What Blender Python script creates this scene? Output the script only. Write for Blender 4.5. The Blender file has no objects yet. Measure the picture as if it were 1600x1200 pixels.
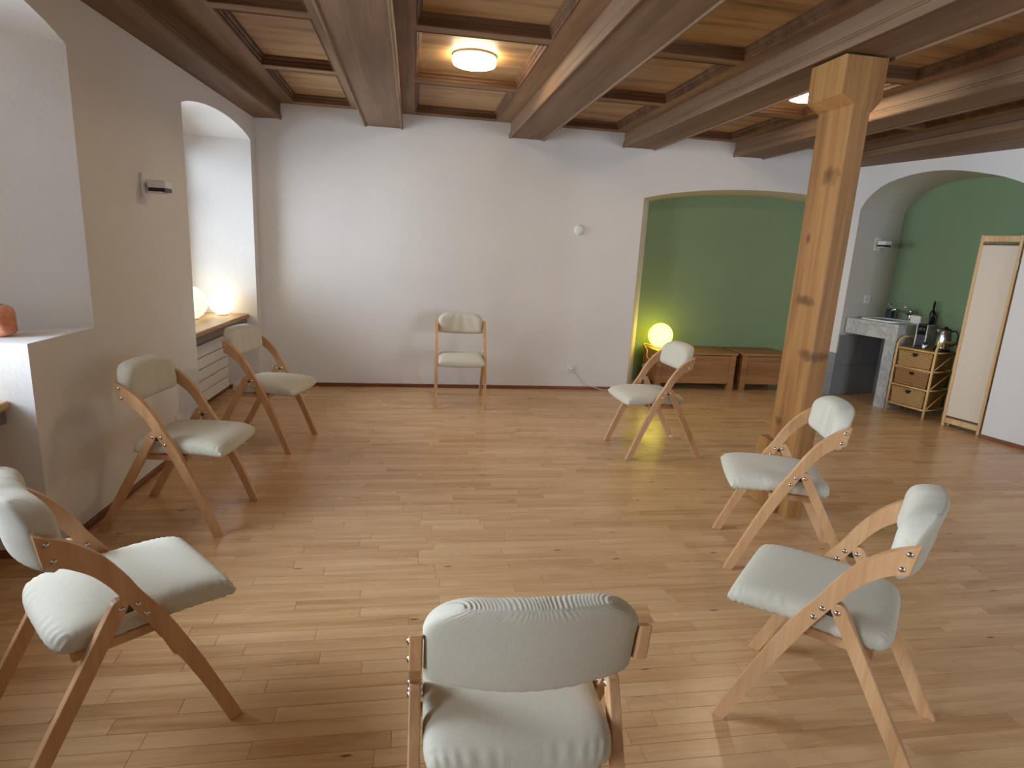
import bpy, bmesh, math, random
from mathutils import Vector, Matrix
random.seed(7)
scene = bpy.context.scene
COL = scene.collection
PI = math.pi

# ------------------------------------------------------------------ camera
CAM_H = 1.4198
cam_data = bpy.data.cameras.new('camera')
cam = bpy.data.objects.new('camera', cam_data)
COL.objects.link(cam)
yaw, pitch, roll = math.radians(9.7306), math.radians(12.7583), math.radians(3.0386)
fw = Vector((math.sin(yaw), math.cos(yaw), 0)); rt = Vector((math.cos(yaw), -math.sin(yaw), 0)); up = Vector((0, 0, 1))
f2 = fw * math.cos(pitch) - up * math.sin(pitch); u2 = up * math.cos(pitch) + fw * math.sin(pitch)
r3 = rt * math.cos(roll) + u2 * math.sin(roll); u3 = u2 * math.cos(roll) - rt * math.sin(roll)
cam.matrix_world = Matrix(((r3.x, u3.x, -f2.x, 0), (r3.y, u3.y, -f2.y, 0), (r3.z, u3.z, -f2.z, CAM_H), (0, 0, 0, 1)))
cam_data.sensor_fit = 'HORIZONTAL'; cam_data.sensor_width = 36
cam_data.lens = 946.668 * 36 / 1600
cam_data.clip_start = 0.05
scene.camera = cam

# ------------------------------------------------------------------ world, daylight, exposure
world = bpy.data.worlds.new('world'); scene.world = world; world.use_nodes = True
bgn = world.node_tree.nodes['Background']
bgn.inputs[0].default_value = (0.72, 0.85, 1.0, 1); bgn.inputs[1].default_value = 0.8
scene.view_settings.view_transform = 'Standard'
scene.view_settings.look = 'None'
scene.view_settings.exposure = 0.37
scene.view_settings.gamma = 1.0
scene.view_settings.use_curve_mapping = False

# room frame: back wall Y = D ; window-side wall X = LX(y) ; right wall starts at C0 and runs along U
D = 5.976
def LX(y): return -1.388 - 0.0421 * (D - y)
C0 = Vector((4.549, D)); U = Vector((0.2293, -0.97335)); N = Vector((0.97335, 0.2293))
ALC_ROT = math.atan2(U.y, U.x)
YF = -2.2                       # wall behind the viewer
def lw(a, d, z): return (LX(a) - d, a, z)
def rw(s, d, z):
    p = C0 + U * s + N * d
    return (p.x, p.y, z)

DAY = (0.70, 0.83, 1.0)
def day_light(name, a, z, w, h, d, power, spread=120):
    l = bpy.data.lights.new(name, 'AREA'); l.shape = 'RECTANGLE'; l.size = h; l.size_y = w
    l.energy = power; l.color = DAY; l.spread = math.radians(spread)
    o = bpy.data.objects.new(name, l); COL.objects.link(o)
    o.location = lw(a, d, z); o.rotation_euler = (0, -PI / 2, math.radians(-2.4))
    return o
day_light('daylight_near_window', 2.09, 1.55, 1.15, 1.6, 0.72, 75)
day_light('daylight_far_window', 5.1, 1.45, 1.35, 1.4, 0.76, 42, 130)
day_light('daylight_rear_window', -0.4, 1.45, 1.35, 1.4, 0.76, 105, 180)

o = day_light('added_fill_behind', 0, 0, 1.4, 1.7, 0, 115, 180)  # added fill from behind the viewer, brightens the alcove's inner wall
o.location = (4.1, YF - 0.5, 1.5); o.rotation_euler = (PI / 2, 0, 0); o.data.size = 1.7; o.data.size_y = 1.35
# ------------------------------------------------------------------ node helpers / materials
def rgb(r, g, b):
    f = lambda c: (c / 255 / 12.92) if c / 255 <= 0.04045 else ((c / 255 + 0.055) / 1.055) ** 2.4
    return (f(r), f(g), f(b), 1)
class NT:
    def __init__(s, name):
        s.m = bpy.data.materials.new(name); s.m.use_nodes = True
        s.t = s.m.node_tree; s.p = s.t.nodes['Principled BSDF']
    def n(s, typ, **kw):
        nd = s.t.nodes.new(typ)
        for k, v in kw.items():
            if k.startswith('i_'):
                key = k[2:]
                key = int(key) if key.isdigit() else key.replace('_', ' ')
                nd.inputs[key].default_value = v
            else: setattr(nd, k, v)
        return nd
    def l(s, a, b): s.t.links.new(a, b)
    def ramp(s, fac, stops):
        r = s.n('ShaderNodeValToRGB'); e = r.color_ramp.elements
        while len(e) < len(stops): e.new(0.5)
        for i, (p, c) in enumerate(stops): e[i].position = p; e[i].color = c
        s.l(fac, r.inputs[0]); return r.outputs[0]
    def mix(s, fac, a, b, mode='MIX'):
        m = s.n('ShaderNodeMix', data_type='RGBA', blend_type=mode)
        for sock, v in ((m.inputs[0], fac), (m.inputs[6], a), (m.inputs[7], b)):
            if hasattr(v, 'is_output'): s.l(v, sock)
            else: sock.default_value = v
        return m.outputs[2]
    def math(s, op, a, b=None, clamp=False):
        m = s.n('ShaderNodeMath', operation=op, use_clamp=clamp)
        for sock, v in ((m.inputs[0], a), (m.inputs[1], b)):
            if v is None: continue
            if hasattr(v, 'is_output'): s.l(v, sock)
            else: sock.default_value = v
        return m.outputs[0]
    def bump(s, h, strength, dist=0.01):
        b = s.n('ShaderNodeBump'); b.inputs['Strength'].default_value = strength; b.inputs['Distance'].default_value = dist
        s.l(h, b.inputs['Height']); s.l(b.outputs[0], s.p.inputs['Normal'])
    def coord(s, kind):
        if kind == 'world': return s.n('ShaderNodeNewGeometry').outputs['Position']
        return s.n('ShaderNodeTexCoord').outputs['Object']
    def mapped(s, vec, scale, loc=(0, 0, 0), rot=(0, 0, 0)):
        m = s.n('ShaderNodeMapping'); m.inputs['Scale'].default_value = scale; m.inputs['Location'].default_value = loc; m.inputs['Rotation'].default_value = rot
        s.l(vec, m.inputs['Vector']); return m.outputs[0]
    def noise(s, vec, scale, detail=3, rough=0.5, dist=0.0):
        n = s.n('ShaderNodeTexNoise'); n.inputs['Scale'].default_value = scale; n.inputs['Detail'].default_value = detail
        n.inputs['Roughness'].default_value = rough; n.inputs['Distortion'].default_value = dist
        s.l(vec, n.inputs['Vector']); return n.outputs[0]

def plain(name, col, rough=0.5, metal=0.0, spec=0.5, coat=0.0):
    t = NT(name); c = t.coord('object')
    v = t.noise(c, 30, 2)
    k = t.ramp(v, [(0.3, tuple(x * 0.93 for x in col[:3]) + (1,)), (0.7, col)])
    t.l(k, t.p.inputs['Base Color']); t.p.inputs['Roughness'].default_value = rough
    t.p.inputs['Metallic'].default_value = metal; t.p.inputs['Specular IOR Level'].default_value = spec
    t.p.inputs['Coat Weight'].default_value = coat
    return t.m

def plaster(name, col, var=0.06, bump=0.16):
    t = NT(name); c = t.coord('world')
    big = t.noise(c, 1.3, 4, 0.6); fine = t.noise(c, 55, 4, 0.6)
    mid = t.noise(c, 9, 4, 0.6)
    dark = tuple(x * (1 - var) for x in col[:3]) + (1,)
    k = t.ramp(big, [(0.3, dark), (0.7, col)])
    t.l(k, t.p.inputs['Base Color']); t.p.inputs['Roughness'].default_value = 0.92
    t.p.inputs['Specular IOR Level'].default_value = 0.2
    h = t.math('ADD', t.math('MULTIPLY', mid, 1.0), t.math('MULTIPLY', fine, 0.35))
    t.bump(h, bump, 0.012)
    return t.m

def wood(name, dark, mid, light, axis=1, kind='world', scale=1.0, rough=0.55, knots=0.0, bump=0.15, stretch=0.06, spec=0.3, explicit=()):
    """axis = grain direction"""
    t = NT(name); c = t.coord(kind)
    sc = [9.0 * scale] * 3; sc[axis] *= stretch
    v = t.mapped(c, sc)
    warp = t.noise(v, 1.0, 3, 0.55, 0.6)
    sc2 = [70 * scale] * 3; sc2[axis] *= 0.03
    fib = t.noise(t.mapped(c, sc2), 1.0, 3, 0.6)
    big = t.noise(c, 1.4, 2)
    f = t.math('ADD', t.math('MULTIPLY', warp, 0.62), t.math('MULTIPLY', fib, 0.26))
    f = t.math('ADD', f, t.math('MULTIPLY', big, 0.14))
    col = t.ramp(f, [(0.33, dark), (0.5, mid), (0.68, light)])
    if knots > 0:
        sk = [2.6 * scale] * 3; sk[axis] *= 0.55
        vo = t.n('ShaderNodeTexVoronoi'); vo.inputs['Scale'].default_value = 1.0
        wv = t.n('ShaderNodeVectorMath', operation='ADD')
        t.l(t.mapped(c, sk), wv.inputs[0])
        nz = t.n('ShaderNodeTexNoise'); nz.inputs['Scale'].default_value = 5; t.l(c, nz.inputs['Vector'])
        ws = t.n('ShaderNodeVectorMath', operation='SCALE'); ws.inputs['Scale'].default_value = 0.14; t.l(nz.outputs[1], ws.inputs[0])
        t.l(ws.outputs[0], wv.inputs[1]); t.l(wv.outputs[0], vo.inputs['Vector'])
        kf = t.ramp(vo.outputs['Distance'], [(0.03, (1, 1, 1, 1)), (0.13, (0, 0, 0, 1))])
        kf = t.math('MULTIPLY', kf, knots)
        col = t.mix(kf, col, tuple(x * 0.35 for x in dark[:3]) + (1,))
    for (ky, kz, ry, rz, amt) in explicit:          # knots grown in the timber, at (y, z) on its faces
        sp = t.n('ShaderNodeSeparateXYZ'); t.l(c, sp.inputs[0])
        nz = t.noise(c, 18, 3)
        dy = t.math('DIVIDE', t.math('SUBTRACT', sp.outputs[1], ky), ry)
        dz = t.math('DIVIDE', t.math('SUBTRACT', sp.outputs[2], kz), rz)
        r = t.math('SQRT', t.math('ADD', t.math('MULTIPLY', dy, dy), t.math('MULTIPLY', dz, dz)))
        r = t.math('ADD', r, t.math('MULTIPLY', t.math('SUBTRACT', nz, 0.5), 1.5))
        kf = t.ramp(r, [(0.25, (1, 1, 1, 1)), (0.7, (.55, .55, .55, 1)), (1.0, (0, 0, 0, 1))])
        col = t.mix(t.math('MULTIPLY', kf, amt), col, tuple(x * 0.45 for x in dark[:3]) + (1,))
    t.l(col, t.p.inputs['Base Color'])
    t.p.inputs['Roughness'].default_value = rough; t.p.inputs['Specular IOR Level'].default_value = spec
    t.bump(f, bump, 0.004)
    return t.m

def fabric(name, col):
    t = NT(name); c = t.coord('object')
    w1 = t.n('ShaderNodeTexWave', wave_type='BANDS', bands_direction='X'); w1.inputs['Scale'].default_value = 260; w1.inputs['Distortion'].default_value = 1.5
    w2 = t.n('ShaderNodeTexWave', wave_type='BANDS', bands_direction='Y'); w2.inputs['Scale'].default_value = 260; w2.inputs['Distortion'].default_value = 1.5
    t.l(c, w1.inputs[0]); t.l(c, w2.inputs[0])
    slub = t.noise(t.mapped(c, (60, 500, 500)), 1.0, 2)
    slub2 = t.noise(t.mapped(c, (500, 60, 60)), 1.0, 2)
    v = t.math('ADD', t.math('MULTIPLY', slub, 0.5), t.math('MULTIPLY', slub2, 0.5))
    k = t.ramp(v, [(0.32, tuple(x * 0.90 for x in col[:3]) + (1,)), (0.6, col)])
    t.l(k, t.p.inputs['Base Color']); t.p.inputs['Roughness'].default_value = 0.95
    t.p.inputs['Sheen Weight'].default_value = 0.15; t.p.inputs['Specular IOR Level'].default_value = 0.1
    h = t.math('ADD', t.math('MULTIPLY', w1.outputs[1], 0.2), t.math('ADD', t.math('MULTIPLY', w2.outputs[1], 0.2), v))
    t.bump(h, 0.12, 0.001)
    return t.m

def emitter(name, col, strength):
    t = NT(name)
    t.p.inputs['Base Color'].default_value = (0.8, 0.78, 0.7, 1)
    t.p.inputs['Emission Color'].default_value = col; t.p.inputs['Emission Strength'].default_value = strength
    t.p.inputs['Roughness'].default_value = 0.3
    return t.m

def floor_mat():
    t = NT('oiled_maple_strips'); c = t.coord('world')
    a = t.n('ShaderNodeVertexColor', layer_name='tone')
    sep = t.n('ShaderNodeSeparateColor'); t.l(a.outputs[0], sep.inputs[0])
    off = t.n('ShaderNodeCombineXYZ'); t.l(t.math('MULTIPLY', sep.outputs[1], 37.0), off.inputs[0]); t.l(t.math('MULTIPLY', sep.outputs[2], 53.0), off.inputs[1])
    v = t.n('ShaderNodeVectorMath', operation='ADD'); t.l(c, v.inputs[0]); t.l(off.outputs[0], v.inputs[1])
    grain = t.noise(t.mapped(v.outputs[0], (1.6, 22, 5)), 1.0, 4, 0.55, 0.8)
    fine = t.noise(t.mapped(v.outputs[0], (8, 260, 30)), 1.0, 3, 0.6)
    f = t.math('ADD', t.math('MULTIPLY', grain, 0.6), t.math('MULTIPLY', fine, 0.25))
    f = t.math('ADD', f, t.math('MULTIPLY', t.math('SUBTRACT', sep.outputs[0], 0.42), 0.25))
    col = t.ramp(f, [(0.16, rgb(160, 117, 76)), (0.34, rgb(194, 151, 104)), (0.5, rgb(209, 169, 122)), (0.72, rgb(219, 184, 140))])
    # pin knots and small dark splits
    vo = t.n('ShaderNodeTexVoronoi', voronoi_dimensions='2D'); vo.inputs['Scale'].default_value = 1.0
    t.l(t.mapped(v.outputs[0], (1.9, 7.5, 1.0)), vo.inputs['Vector'])
    spot = t.ramp(vo.outputs['Distance'], [(0.015, (1, 1, 1, 1)), (0.05, (0, 0, 0, 1))])
    gate = t.n('ShaderNodeSeparateColor'); t.l(vo.outputs['Color'], gate.inputs[0])
    g = t.math('GREATER_THAN', gate.outputs[0], 0.62)
    col = t.mix(t.math('MULTIPLY', t.math('MULTIPLY', spot, g), 0.85), col, rgb(66, 36, 18))
    t.l(col, t.p.inputs['Base Color'])
    rn = t.noise(c, 3.0, 3)
    t.l(t.ramp(rn, [(0.3, (.21, .21, .21, 1)), (0.7, (.29, .29, .29, 1))]), t.p.inputs['Roughness'])
    t.p.inputs['Specular IOR Level'].default_value = 0.45
    t.bump(f, 0.06, 0.002)
    return t.m

def marble():
    t = NT('grey_marble'); c = t.coord('world')
    n = t.noise(c, 7, 6, 0.65, 1.2)
    vein = t.ramp(t.math('ABSOLUTE', t.math('SUBTRACT', n, 0.5)), [(0.0, rgb(158, 160, 161)), (0.07, rgb(184, 185, 184)), (0.3, rgb(198, 199, 197))])
    t.l(vein, t.p.inputs['Base Color']); t.p.inputs['Roughness'].default_value = 0.3
    return t.m

def wicker(name, a, b):
    t = NT(name); c = t.coord('object')
    w = t.n('ShaderNodeTexWave', wave_type='BANDS', bands_direction='Z'); w.inputs['Scale'].default_value = 22; w.inputs['Distortion'].default_value = 2.0; w.inputs['Detail'].default_value = 1
    t.l(c, w.inputs[0])
    ch = t.n('ShaderNodeTexChecker'); ch.inputs['Scale'].default_value = 44
    t.l(t.mapped(c, (1.0, 0.02, 2.2)), ch.inputs['Vector'])
    nz = t.noise(t.mapped(c, (40, 40, 140)), 1.0, 2)
    f = t.math('ADD', t.math('MULTIPLY', w.outputs[1], 0.35), t.math('ADD', t.math('MULTIPLY', ch.outputs[1], 0.3), t.math('MULTIPLY', nz, 0.45)))
    t.l(t.ramp(f, [(0.25, a), (0.8, b)]), t.p.inputs['Base Color'])
    t.p.inputs['Roughness'].default_value = 0.6
    t.bump(f, 0.7, 0.006)
    return t.m

def glass_pane():
    t = NT('window_glass')
    tr = t.n('ShaderNodeBsdfTransparent'); gl = t.n('ShaderNodeBsdfGlossy'); gl.inputs['Roughness'].default_value = 0.02
    fr = t.n('ShaderNodeFresnel'); fr.inputs[0].default_value = 1.45
    mx = t.n('ShaderNodeMixShader'); t.l(fr.outputs[0], mx.inputs[0]); t.l(tr.outputs[0], mx.inputs[1]); t.l(gl.outputs[0], mx.inputs[2])
    t.l(mx.outputs[0], t.t.nodes['Material Output'].inputs[0])
    return t.m

M = {}
M['plaster'] = plaster('white_lime_plaster', rgb(226, 221, 214))
M['green'] = plaster('sage_green_plaster', rgb(134, 154, 118), 0.05, 0.2)
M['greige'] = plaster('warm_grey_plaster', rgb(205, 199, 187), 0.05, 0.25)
M['cream'] = plaster('cream_plaster', rgb(224, 214, 194), 0.05, 0.25)
M['floor'] = floor_mat()
M['joint'] = plain('floor_joint', rgb(86, 58, 36), 0.8)
M['beam'] = wood('aged_beam_wood', rgb(98, 73, 51), rgb(120, 92, 67), rgb(138, 109, 82), 1, 'world', 1.0, 0.6, 0.25)
M['rail'] = wood('aged_rail_wood', rgb(98, 71, 46), rgb(134, 102, 70), rgb(156, 123, 87), 0, 'world', 1.2, 0.55, 0.2)
M['stile'] = wood('aged_stile_wood', rgb(98, 71, 46), rgb(134, 102, 70), rgb(156, 123, 87), 1, 'world', 1.2, 0.55, 0.2)
M['panel'] = wood('coffer_panel_wood', rgb(118, 86, 52), rgb(168, 132, 88), rgb(188, 152, 108), 0, 'world', 1.0, 0.5, 0.5, 0.1, 0.1)
M['mould'] = wood('dark_moulding_wood', rgb(66, 42, 25), rgb(98, 67, 42), rgb(122, 88, 58), 0, 'world', 1.2, 0.5)
M['post'] = wood('knotty_post_wood', rgb(114, 72, 36), rgb(156, 110, 60), rgb(176, 132, 78), 2, 'world', 0.9, 0.5, 0.35, 0.12,
                 explicit=((3.02, 1.22, 0.10, 0.035, 0.75), (2.93, 0.93, 0.10, 0.035, 0.7), (2.98, 1.86, 0.075, 0.05, 0.7), (3.07, 1.55, 0.02, 0.03, 0.8), (3.09, 0.52, 0.05, 0.03, 0.6)))
M['skirting'] = wood('red_brown_skirting', rgb(92, 54, 32), rgb(126, 78, 48), rgb(146, 96, 62), 0, 'world', 1.5, 0.45)
M['beech'] = wood('lacquered_beech', rgb(182, 134, 90), rgb(200, 152, 106), rgb(213, 169, 124), 2, 'object', 2.0, 0.38, 0.0, 0.08, 0.08, 0.45)
M['linen'] = fabric('natural_linen', rgb(205, 198, 178))
M['oak'] = wood('oak_cabinet_wood', rgb(112, 74, 40), rgb(152, 106, 62), rgb(172, 126, 80), 0, 'object', 1.2, 0.45, 0.15)
M['pine'] = wood('pale_pine', rgb(184, 140, 90), rgb(214, 176, 126), rgb(228, 196, 150), 2, 'object', 1.5, 0.5, 0.3)
M['sill'] = wood('sill_wood', rgb(150, 112, 74), rgb(190, 156, 114), rgb(208, 178, 138), 1, 'world', 1.2, 0.45, 0.1)
M['sill_front'] = plain('grey_sill_edge', rgb(120, 114, 106), 0.6)
M['cane'] = wood('bamboo_cane', rgb(186, 140, 78), rgb(214, 172, 108), rgb(228, 192, 132), 2, 'object', 2.0, 0.4)
M['wicker'] = wicker('woven_wicker', rgb(122, 84, 42), rgb(206, 164, 102))
M['wicker_dark'] = wicker('woven_wicker_dark', rgb(100, 64, 32), rgb(182, 134, 80))
M['screen'] = fabric('screen_cloth', rgb(226, 211, 190))
M['white'] = plain('white_plastic', rgb(228, 226, 220), 0.4)
M['whitepaint'] = plain('white_enamel', rgb(226, 223, 216), 0.45)
M['black'] = plain('black_plastic', rgb(22, 22, 23), 0.35)
M['dark'] = plain('dark_hollow', rgb(28, 20, 14), 0.9)
M['steel'] = plain('polished_steel', rgb(200, 200, 202), 0.15, 1.0)
M['darksteel'] = plain('hinge_steel', rgb(70, 66, 62), 0.4, 0.9)
M['chrome'] = plain('chrome', rgb(215, 216, 220), 0.08, 1.0)
M['marble'] = marble()
M['tile'] = plain('grey_stone_tile', rgb(140, 141, 140), 0.35)
M['grout'] = plain('tile_grout', rgb(150, 150, 148), 0.9)
M['ceramic'] = plain('white_ceramic', rgb(232, 232, 230), 0.15)
M['smoke'] = plain('smoked_bottle', rgb(58, 58, 60), 0.2)
M['salt'] = NT('orange_salt').m
_t = NT('orange_salt_stone'); _c = _t.coord('object')
_t.l(_t.ramp(_t.noise(_c, 22, 4, 0.6), [(0.3, rgb(196, 108, 74)), (0.55, rgb(222, 146, 108)), (0.75, rgb(238, 184, 152))]), _t.p.inputs['Base Color'])
_t.p.inputs['Roughness'].default_value = 0.5; _t.p.inputs['Subsurface Weight'].default_value = 0.25; _t.p.inputs['Subsurface Radius'].default_value = (0.05, 0.02, 0.01)
_t.bump(_t.noise(_c, 40, 4), 0.5, 0.01)
M['salt'] = _t.m
M['glass'] = glass_pane()
M['lamp_ceiling'] = emitter('ceiling_diffuser', (1.0, 0.80, 0.52, 1), 32)
M['lamp_yellow'] = emitter('yellow_globe_glass', (1.0, 0.82, 0.075, 1), 4.6)
M['lamp_warm'] = emitter('warm_white_globe_glass', (1.0, 0.86, 0.58, 1), 2.3)
M['lamp_soft'] = emitter('soft_yellow_globe_glass', (1.0, 0.87, 0.50, 1), 1.0)
M['cord'] = plain('white_cord', rgb(214, 210, 200), 0.5)

# ------------------------------------------------------------------ mesh helpers
def link(name, me, mat=None, parent=None):
    o = bpy.data.objects.new(name, me); COL.objects.link(o)
    if mat is not None: me.materials.append(M[mat] if isinstance(mat, str) else mat)
    if parent is not None: o.parent = parent
    return o
def from_data(name, verts, faces, mat, parent=None, smooth=False, fix=True):
    me = bpy.data.meshes.new(name); me.from_pydata([tuple(v) for v in verts], [], faces); me.update()
    if fix:
        bm = bmesh.new(); bm.from_mesh(me); bmesh.ops.remove_doubles(bm, verts=bm.verts, dist=1e-6)
        bmesh.ops.recalc_face_normals(bm, faces=bm.faces); bm.to_mesh(me); bm.free()
    if smooth:
        for p in me.polygons: p.use_smooth = True
    return link(name, me, mat, parent)
def from_bm(name, bm, mat, parent=None, smooth=False):
    bmesh.ops.recalc_face_normals(bm, faces=bm.faces)
    me = bpy.data.meshes.new(name); bm.to_mesh(me); bm.free()
    if smooth:
        for p in me.polygons: p.use_smooth = True
    return link(name, me, mat, parent)
def bm_box(bm, lo, hi, bevel=0.0, seg=1):
    vs = [bm.verts.new((x, y, z)) for x in (lo[0], hi[0]) for y in (lo[1], hi[1]) for z in (lo[2], hi[2])]
    fs = [bm.faces.new([vs[i] for i in q]) for q in ((0, 1, 3, 2), (4, 6, 7, 5), (0, 4, 5, 1), (2, 3, 7, 6), (0, 2, 6, 4), (1, 5, 7, 3))]
    if bevel > 0:
        es = list({e for f in fs for e in f.edges})
        bmesh.ops.bevel(bm, geom=es, offset=bevel, segments=seg, affect='EDGES', profile=0.5)
def box(name, lo, hi, mat, parent=None, bevel=0.0, seg=1):
    bm = bmesh.new(); bm_box(bm, lo, hi, bevel, seg); return from_bm(name, bm, mat, parent)
def bm_tube(bm, path, r, n=10, cap=True):
    pts = [Vector(p) for p in path]; rings = []
    prev = None
    for i, p in enumerate(pts):
        d = (pts[min(i + 1, len(pts) - 1)] - pts[max(i - 1, 0)]).normalized()
        a = Vector((0, 0, 1)) if prev is None else prev
        if abs(d.dot(a)) > 0.97 and prev is None: a = Vector((1, 0, 0))
        x = (a - d * a.dot(d)).normalized(); y = d.cross(x); prev = x
        rr = r[i] if isinstance(r, (list, tuple)) else r
        rings.append([bm.verts.new(p + (x * math.cos(t) + y * math.sin(t)) * rr) for t in [2 * PI * k / n for k in range(n)]])
    for a, b in zip(rings, rings[1:]):
        for k in range(n): bm.faces.new((a[k], a[(k + 1) % n], b[(k + 1) % n], b[k]))
    if cap: bm.faces.new(rings[0]); bm.faces.new(rings[-1])
def tube(name, path, r, mat, parent=None, n=10):
    bm = bmesh.new(); bm_tube(bm, path, r, n); return from_bm(name, bm, mat, parent, True)
def lathe(name, prof, mat, parent=None, n=32, loc=(0, 0, 0), axis='z', smooth=True):
    bm = bmesh.new(); rings = []
    for r, h in prof:
        ring = []
        for k in range(n):
            t = 2 * PI * k / n
            p = (r * math.cos(t), r * math.sin(t), h)
            if axis == 'y': p = (p[0], p[2], p[1])
            if axis == 'x': p = (p[2], p[0], p[1])
            ring.append(bm.verts.new(Vector(p) + Vector(loc)))
        rings.append(ring)
    for a, b in zip(rings, rings[1:]):
        for k in range(n): bm.faces.new((a[k], a[(k + 1) % n], b[(k + 1) % n], b[k]))
    if prof[0][0] > 1e-5: bm.faces.new(rings[0])
    if prof[-1][0] > 1e-5: bm.faces.new(rings[-1])
    bmesh.ops.remove_doubles(bm, verts=bm.verts, dist=1e-6)
    o = from_bm(name, bm, mat, parent, smooth)
    return o
def prism(name, poly, lo, hi, mat, parent=None, axis='x', bevel=0.0, seg=1, fn=None):
    """poly = 2D loop; extruded along axis from lo to hi. axis x: (y,z), y: (x,z), z: (x,y)"""
    bm = bmesh.new()
    def P(q, t):
        if axis == 'x': p = (t, q[0], q[1])
        elif axis == 'y': p = (q[0], t, q[1])
        else: p = (q[0], q[1], t)
        return fn(*p) if fn else p
    a = [bm.verts.new(P(q, lo)) for q in poly]; b = [bm.verts.new(P(q, hi)) for q in poly]
    n = len(poly)
    fa = bm.faces.new(a); fb = bm.faces.new(b[::-1])
    for k in range(n): bm.faces.new((a[k], b[k], b[(k + 1) % n], a[(k + 1) % n]))
    if bevel > 0:
        es = list(set(fa.edges) | set(fb.edges))
        bmesh.ops.bevel(bm, geom=es, offset=bevel, segments=seg, affect='EDGES', profile=0.5)
    bm.normal_update()
    bmesh.ops.triangulate(bm, faces=[f for f in bm.faces if len(f.verts) > 4])
    return from_bm(name, bm, mat, parent)
def empty(name, loc=(0, 0, 0), rz=0.0, parent=None):
    o = bpy.data.objects.new(name, None); COL.objects.link(o); o.location = loc; o.rotation_euler = (0, 0, rz)
    o.empty_display_size = 0.1
    if parent: o.parent = parent
    return o
def tag(o, label, cat, group=None):
    o['label'] = label; o['category'] = cat
    if group: o['group'] = group
    return o
def thing(name, label, cat, loc=(0, 0, 0), rz=0.0, group=None): return tag(empty(name, loc, rz), label, cat, group)
def struct(o): o['kind'] = 'structure'; return o
def place(o, loc, rz=0.0): o.location = loc; o.rotation_euler = (0, 0, rz); return o
def crom(pts, n):
    """Catmull-Rom resample of a polyline to n points"""
    P = [Vector(p) for p in pts]; seg = []; out = []
    m = len(P) - 1
    for i in range(n):
        t = i / (n - 1) * m; k = min(int(t), m - 1); f = t - k
        p0, p1, p2, p3 = P[max(k - 1, 0)], P[k], P[k + 1], P[min(k + 2, m)]
        out.append(0.5 * ((2 * p1) + (p2 - p0) * f + (2 * p0 - 5 * p1 + 4 * p2 - p3) * f * f + (3 * p1 - p0 - 3 * p2 + p3) * f ** 3))
    return out

# ------------------------------------------------------------------ the setting: floor
floor = struct(box('floor', (-2.3, YF - 0.1, -0.12), (7.0, 6.9, -0.012), 'joint'))
SW = 0.064
planks = []
y = YF; row = 0
off0 = 1.747 - math.floor((1.747 - YF) / SW) * SW
y = off0 - SW
while y < 6.56:
    x = -2.2 + random.uniform(-0.6, 0.0)
    while x < 6.9:
        L = random.choice((0.3, 0.36, 0.42, 0.5, 0.5, 0.6, 0.72, 0.85)) * random.uniform(0.85, 1.15)
        tone = min(1, max(0, random.gauss(0.42, 0.2)))
        planks.append((x, y, L, tone, random.random(), random.random()))
        x += L
    y += SW
def in_room(x, L, y):
    xr = C0.x + (D - y) * 0.2356 + 0.75
    return x + L > LX(y) - 0.62 and x < xr and y > YF
planks = [p for p in planks if in_room(p[0], p[2], p[1])]
def cam_proj(P):
    d = Vector(P) - Vector((0, 0, CAM_H)); k = d.dot(f2)
    if k < 0.1: return None
    return (800 + 946.668 * d.dot(r3) / k, 600 - 946.668 * d.dot(u3) / k, k)
def shown(p):
    c = cam_proj((p[0] + p[2] / 2, p[1] + SW / 2, 0))
    if c is None or not (-60 < c[0] < 1660 and c[1] < 1230): return 0
    return p[2] / c[2] ** 2
order = sorted(range(len(planks)), key=lambda i: -shown(planks[i]))
near_ids = set(order[:300])
def plank_geo(p, verts, faces, cols):
    x, y, L, t, r1, r2 = p
    g = 0.0004; b = 0.0007
    x0, x1, y0, y1 = x + g, x + L - g, y + g, y + SW - g
    k = len(verts)
    verts += [(x0, y0, -0.012), (x1, y0, -0.012), (x1, y1, -0.012), (x0, y1, -0.012),
              (x0, y0, -b), (x1, y0, -b), (x1, y1, -b), (x0, y1, -b),
              (x0 + b, y0 + b, 0), (x1 - b, y0 + b, 0), (x1 - b, y1 - b, 0), (x0 + b, y1 - b, 0)]
    for q in ((0, 1, 5, 4), (1, 2, 6, 5), (2, 3, 7, 6), (3, 0, 4, 7), (4, 5, 9, 8), (5, 6, 10, 9), (6, 7, 11, 10), (7, 4, 8, 11), (8, 9, 10, 11)):
        faces.append(tuple(k + i for i in q)); cols += [(t, r1, r2, 1)] * 4
def plank_obj(name, plist):
    v, f, c = [], [], []
    for p in plist: plank_geo(p, v, f, c)
    me = bpy.data.meshes.new(name); me.from_pydata(v, [], f); me.update()
    at = me.color_attributes.new('tone', 'FLOAT_COLOR', 'CORNER')
    at.data.foreach_set('color', [q for col in c for q in col])
    return link(name, me, 'floor', floor)
for i in order[:300]: plank_obj('floor_strip', [planks[i]])
rest = plank_obj('floor_strips', [planks[i] for i in range(len(planks)) if i not in near_ids]); rest['kind'] = 'stuff'

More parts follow.
